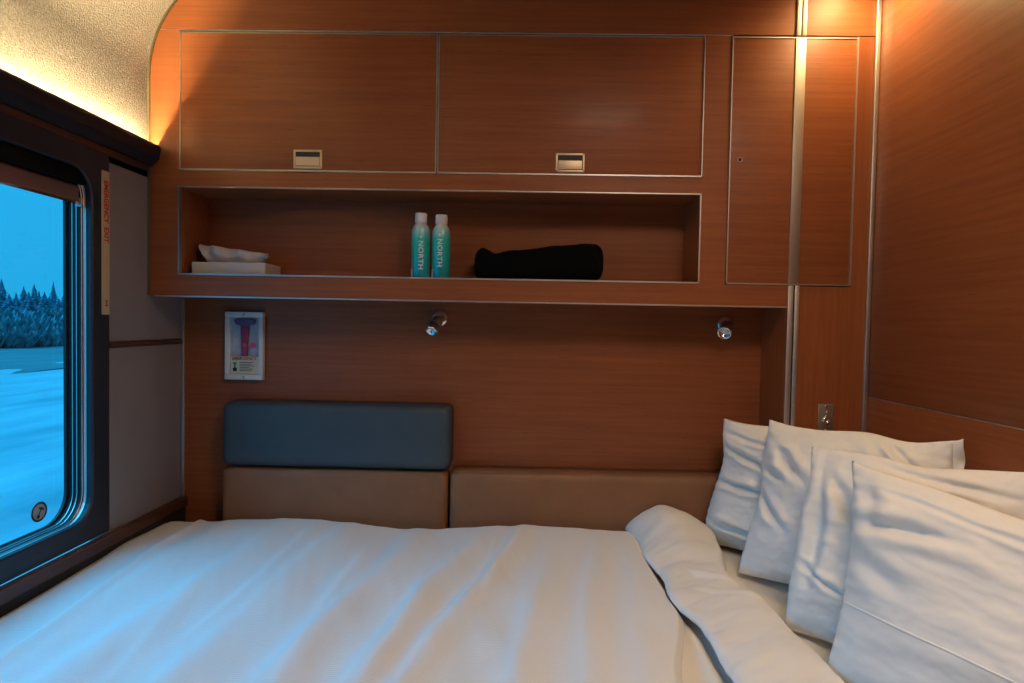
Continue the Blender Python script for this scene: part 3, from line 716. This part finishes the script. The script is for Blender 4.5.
pillow([(.564, 1.280, -.645), (.655, 1.360, -.268), (.900, .96, -.640), (.932, 1.045, -.240)], .150, 'third white pillow, wedged behind the nearest big pillow', seed=3, bias=-.1, nse=1.3,
       creases=[(.08, .95, .12, .25, .035, .018), (.0, .40, .35, .24, .014, .009), (.3, .96, .9, .86, .02, .010), (.12, .9, .3, .6, .03, .010)])
pillow([(.562, 1.085, -.645), (.660, 1.200, -.252), (.890, .62, -.640), (.940, .700, -.325)], .160, 'nearest and largest white pillow with a hem seam across it, at the right edge', seed=4, nse=.85, hem=.36,
       creases=[(.0, .70, .36, .80, .030, .024), (.06, .95, .12, .70, .03, .010), (.1, .90, .9, .88, .012, .007), (.0, .58, .25, .50, .04, .008)])

# ------------------------------------------------------------------ outside: snow, brush and conifers
GZ = -3.0
def out(x, y): return Vector((x, y, GZ+.10*noise.noise(Vector((x*.30, y*.10, 0)))+.05*noise.noise(Vector((x*1.6, y*.25, 4)))))
bm = bmesh.new()
def sn(u, v):
    x = -1.6-28*(u**1.6); y = -30+90*v
    return out(x, y)
grid(bm, sn, 90, 120)
SNOW = noisy(mat('snow', (.8, .82, .85), .7), (.25, .29, .31), (.48, .49, .50), scale=(1, .22, 1), nscale=.8, detail=9, bump=.08)
struct(link('snow_field', bm, SNOW, smooth=True))
bm = bmesh.new()
grid(bm, lambda u, v: Vector((-26-60*u, -40+220*v, GZ+.02+.25*u+.12*noise.noise(Vector((u*8, v*30, 1))))), 20, 60)
struct(link('meadow', bm, noisy(mat('dull_dry_grass', (.2, .22, .2), .95), (.09, .12, .12), (.17, .20, .19), scale=(1, .15, 1), nscale=.6, detail=8), smooth=True))
bm = bmesh.new()
for i in range(620):
    x = -44-12*random.random()**.8; y = -x*(1.0+random.random()*.6); up = max(0, (-x-44)*.20); r_ = .7+random.random()*.9
    for k in range(34):
        a = random.random()*2*PI; ln = r_*(.5+.7*random.random()); rad = r_*(.25+.75*random.random())
        p = Vector((x+.35*rad*math.cos(a), y+.35*rad*math.sin(a), GZ+up*(1 if k % 3 else .6)-.1)); q = p+Vector((rad*math.cos(a)*.7, rad*math.sin(a)*.9, ln*1.1))
        sd = Vector((-math.sin(a), math.cos(a), 0))*(.10+.10*random.random())
        bm.faces.new([bm.verts.new(c) for c in (p-sd*.5, p.lerp(q, .6)+sd*1.6, q, p.lerp(q, .6)-sd*1.6)])
th = link('thicket', bm, noisy(mat('frosted_brush', (.2, .25, .28), .95), (.09, .14, .17), (.34, .40, .42), nscale=1.5, detail=8), loc=(-58, 70, GZ))
tag(th, 'frosted brush covering the slope beyond the snow', 'brush'); th['kind'] = 'stuff'
FIR = noisy(mat('dark_conifer', (.05, .09, .13), .95), (.07, .12, .17), (.15, .21, .26), nscale=3)
BARK = mat('dark_bark', (.05, .05, .05), .9)
def conifer(h, rb, sd):
    random.seed(sd); bm = bmesh.new(); lv = 12
    for k in range(lv):
        z0 = h*(.12+.86*k/lv); rr_ = rb*(1-k/lv)**.85*(.85+.3*random.random()); dz = h*.13
        top = bm.verts.new((0, 0, z0+dz)); n = 11; ph = random.random()*6
        ringv = [bm.verts.new((rr_*(1 if i % 2 else .62)*math.cos(ph+2*PI*i/n)*(.85+.3*random.random()), rr_*(1 if i % 2 else .62)*math.sin(ph+2*PI*i/n), z0-(.05*h*(i % 2))*.5)) for i in range(n)]
        for i in range(n): bm.faces.new((ringv[i], ringv[(i+1) % n], top))
    b2 = bmesh.new(); cyl(b2, (0, 0, 0), (0, 0, h*.9), h*.018, h*.004, 7)
    return bm, b2
# one entry per conifer: slope y/|x|, distance, height, width
bm = bmesh.new(); grid(bm, lambda u, v: Vector((-43.5-34*u, 30+90*v, GZ-.3+2.6*sm(0, .42, u)+.25*noise.noise(Vector((u*9, v*26, 3))))), 20, 60)
struct(link('hillside', bm, bpy.data.materials['frosted_brush'], smooth=True))
TR = [(1.075, 62, 6.0, 1.5), (1.105, 64, 5.4, 1.6), (1.135, 60, 5.9, 1.9), (1.152, 66, 5.2, 1.5), (1.168, 63, 4.9, 1.3), (1.186, 60, 5.3, 1.3), (1.198, 68, 5.8, 1.6), (1.212, 60, 5.8, 1.4), (1.224, 66, 5.4, 1.2),
      (1.238, 62, 5.4, 1.5), (1.251, 64, 4.8, 1.2), (1.262, 60, 6.2, 1.0), (1.277, 66, 5.0, 1.4), (1.293, 62, 5.5, 1.3), (1.310, 64, 6.1, 1.3), (1.04, 62, 5.6, 1.6)]
pos = ['at the left edge of the view', 'second from the left edge', 'in the left clump', 'right of the left clump', 'low in the gap of the treeline', 'in the middle clump', 'broad and tall at mid treeline', 'pointed, at mid treeline', 'just right of mid treeline',
       'broad, in the right half', 'short, beside the thin spire', 'thin tall spire', 'right of the thin spire', 'next to the window edge', 'half behind the window edge', 'farthest left, cut by the frame']
for i, ((s, d, h, r_), q) in enumerate(zip(TR, pos)):
    d0 = d; d = (61, 65.2, 69.4)[i % 3]; h = (h+GZ*0)*d/d0+.02*(d-60); r_ = min(r_*1.15, 1.7)
    zz = GZ+2.0; h -= 1.45
    e = empty('conifer', (-d, d*s, zz), 'dark conifer on the far treeline, ' + q, 'tree', 'conifers on the far treeline')
    b1, b2 = conifer(h*1.0, r_, i+3)
    b1.transform(Matrix.Translation(e.location)); b2.transform(Matrix.Translation(e.location))
    link('foliage', b1, FIR, e); link('trunk', b2, BARK, e)

# ------------------------------------------------------------------ lamps' bodies on the ceiling
downlight(.885, 1.61, 'small round downlight in the ceiling beside the steel post')
d = empty('ceiling_lamp', (.50, .40, ZC), 'round ceiling lamp over the bed', 'ceiling light')
bm = bmesh.new(); lathe_axis(bm, (.50, .40, ZC-.001), (0, 0, -1), [(0, .20), (.03, .20), (.036, .19), (.036, .175), (.01, .172)], 40); link('lamp_ring', bm, WHITEP, d, smooth=True)

for o in list(C.objects):
    if o.parent is None: o.location.z += EYE
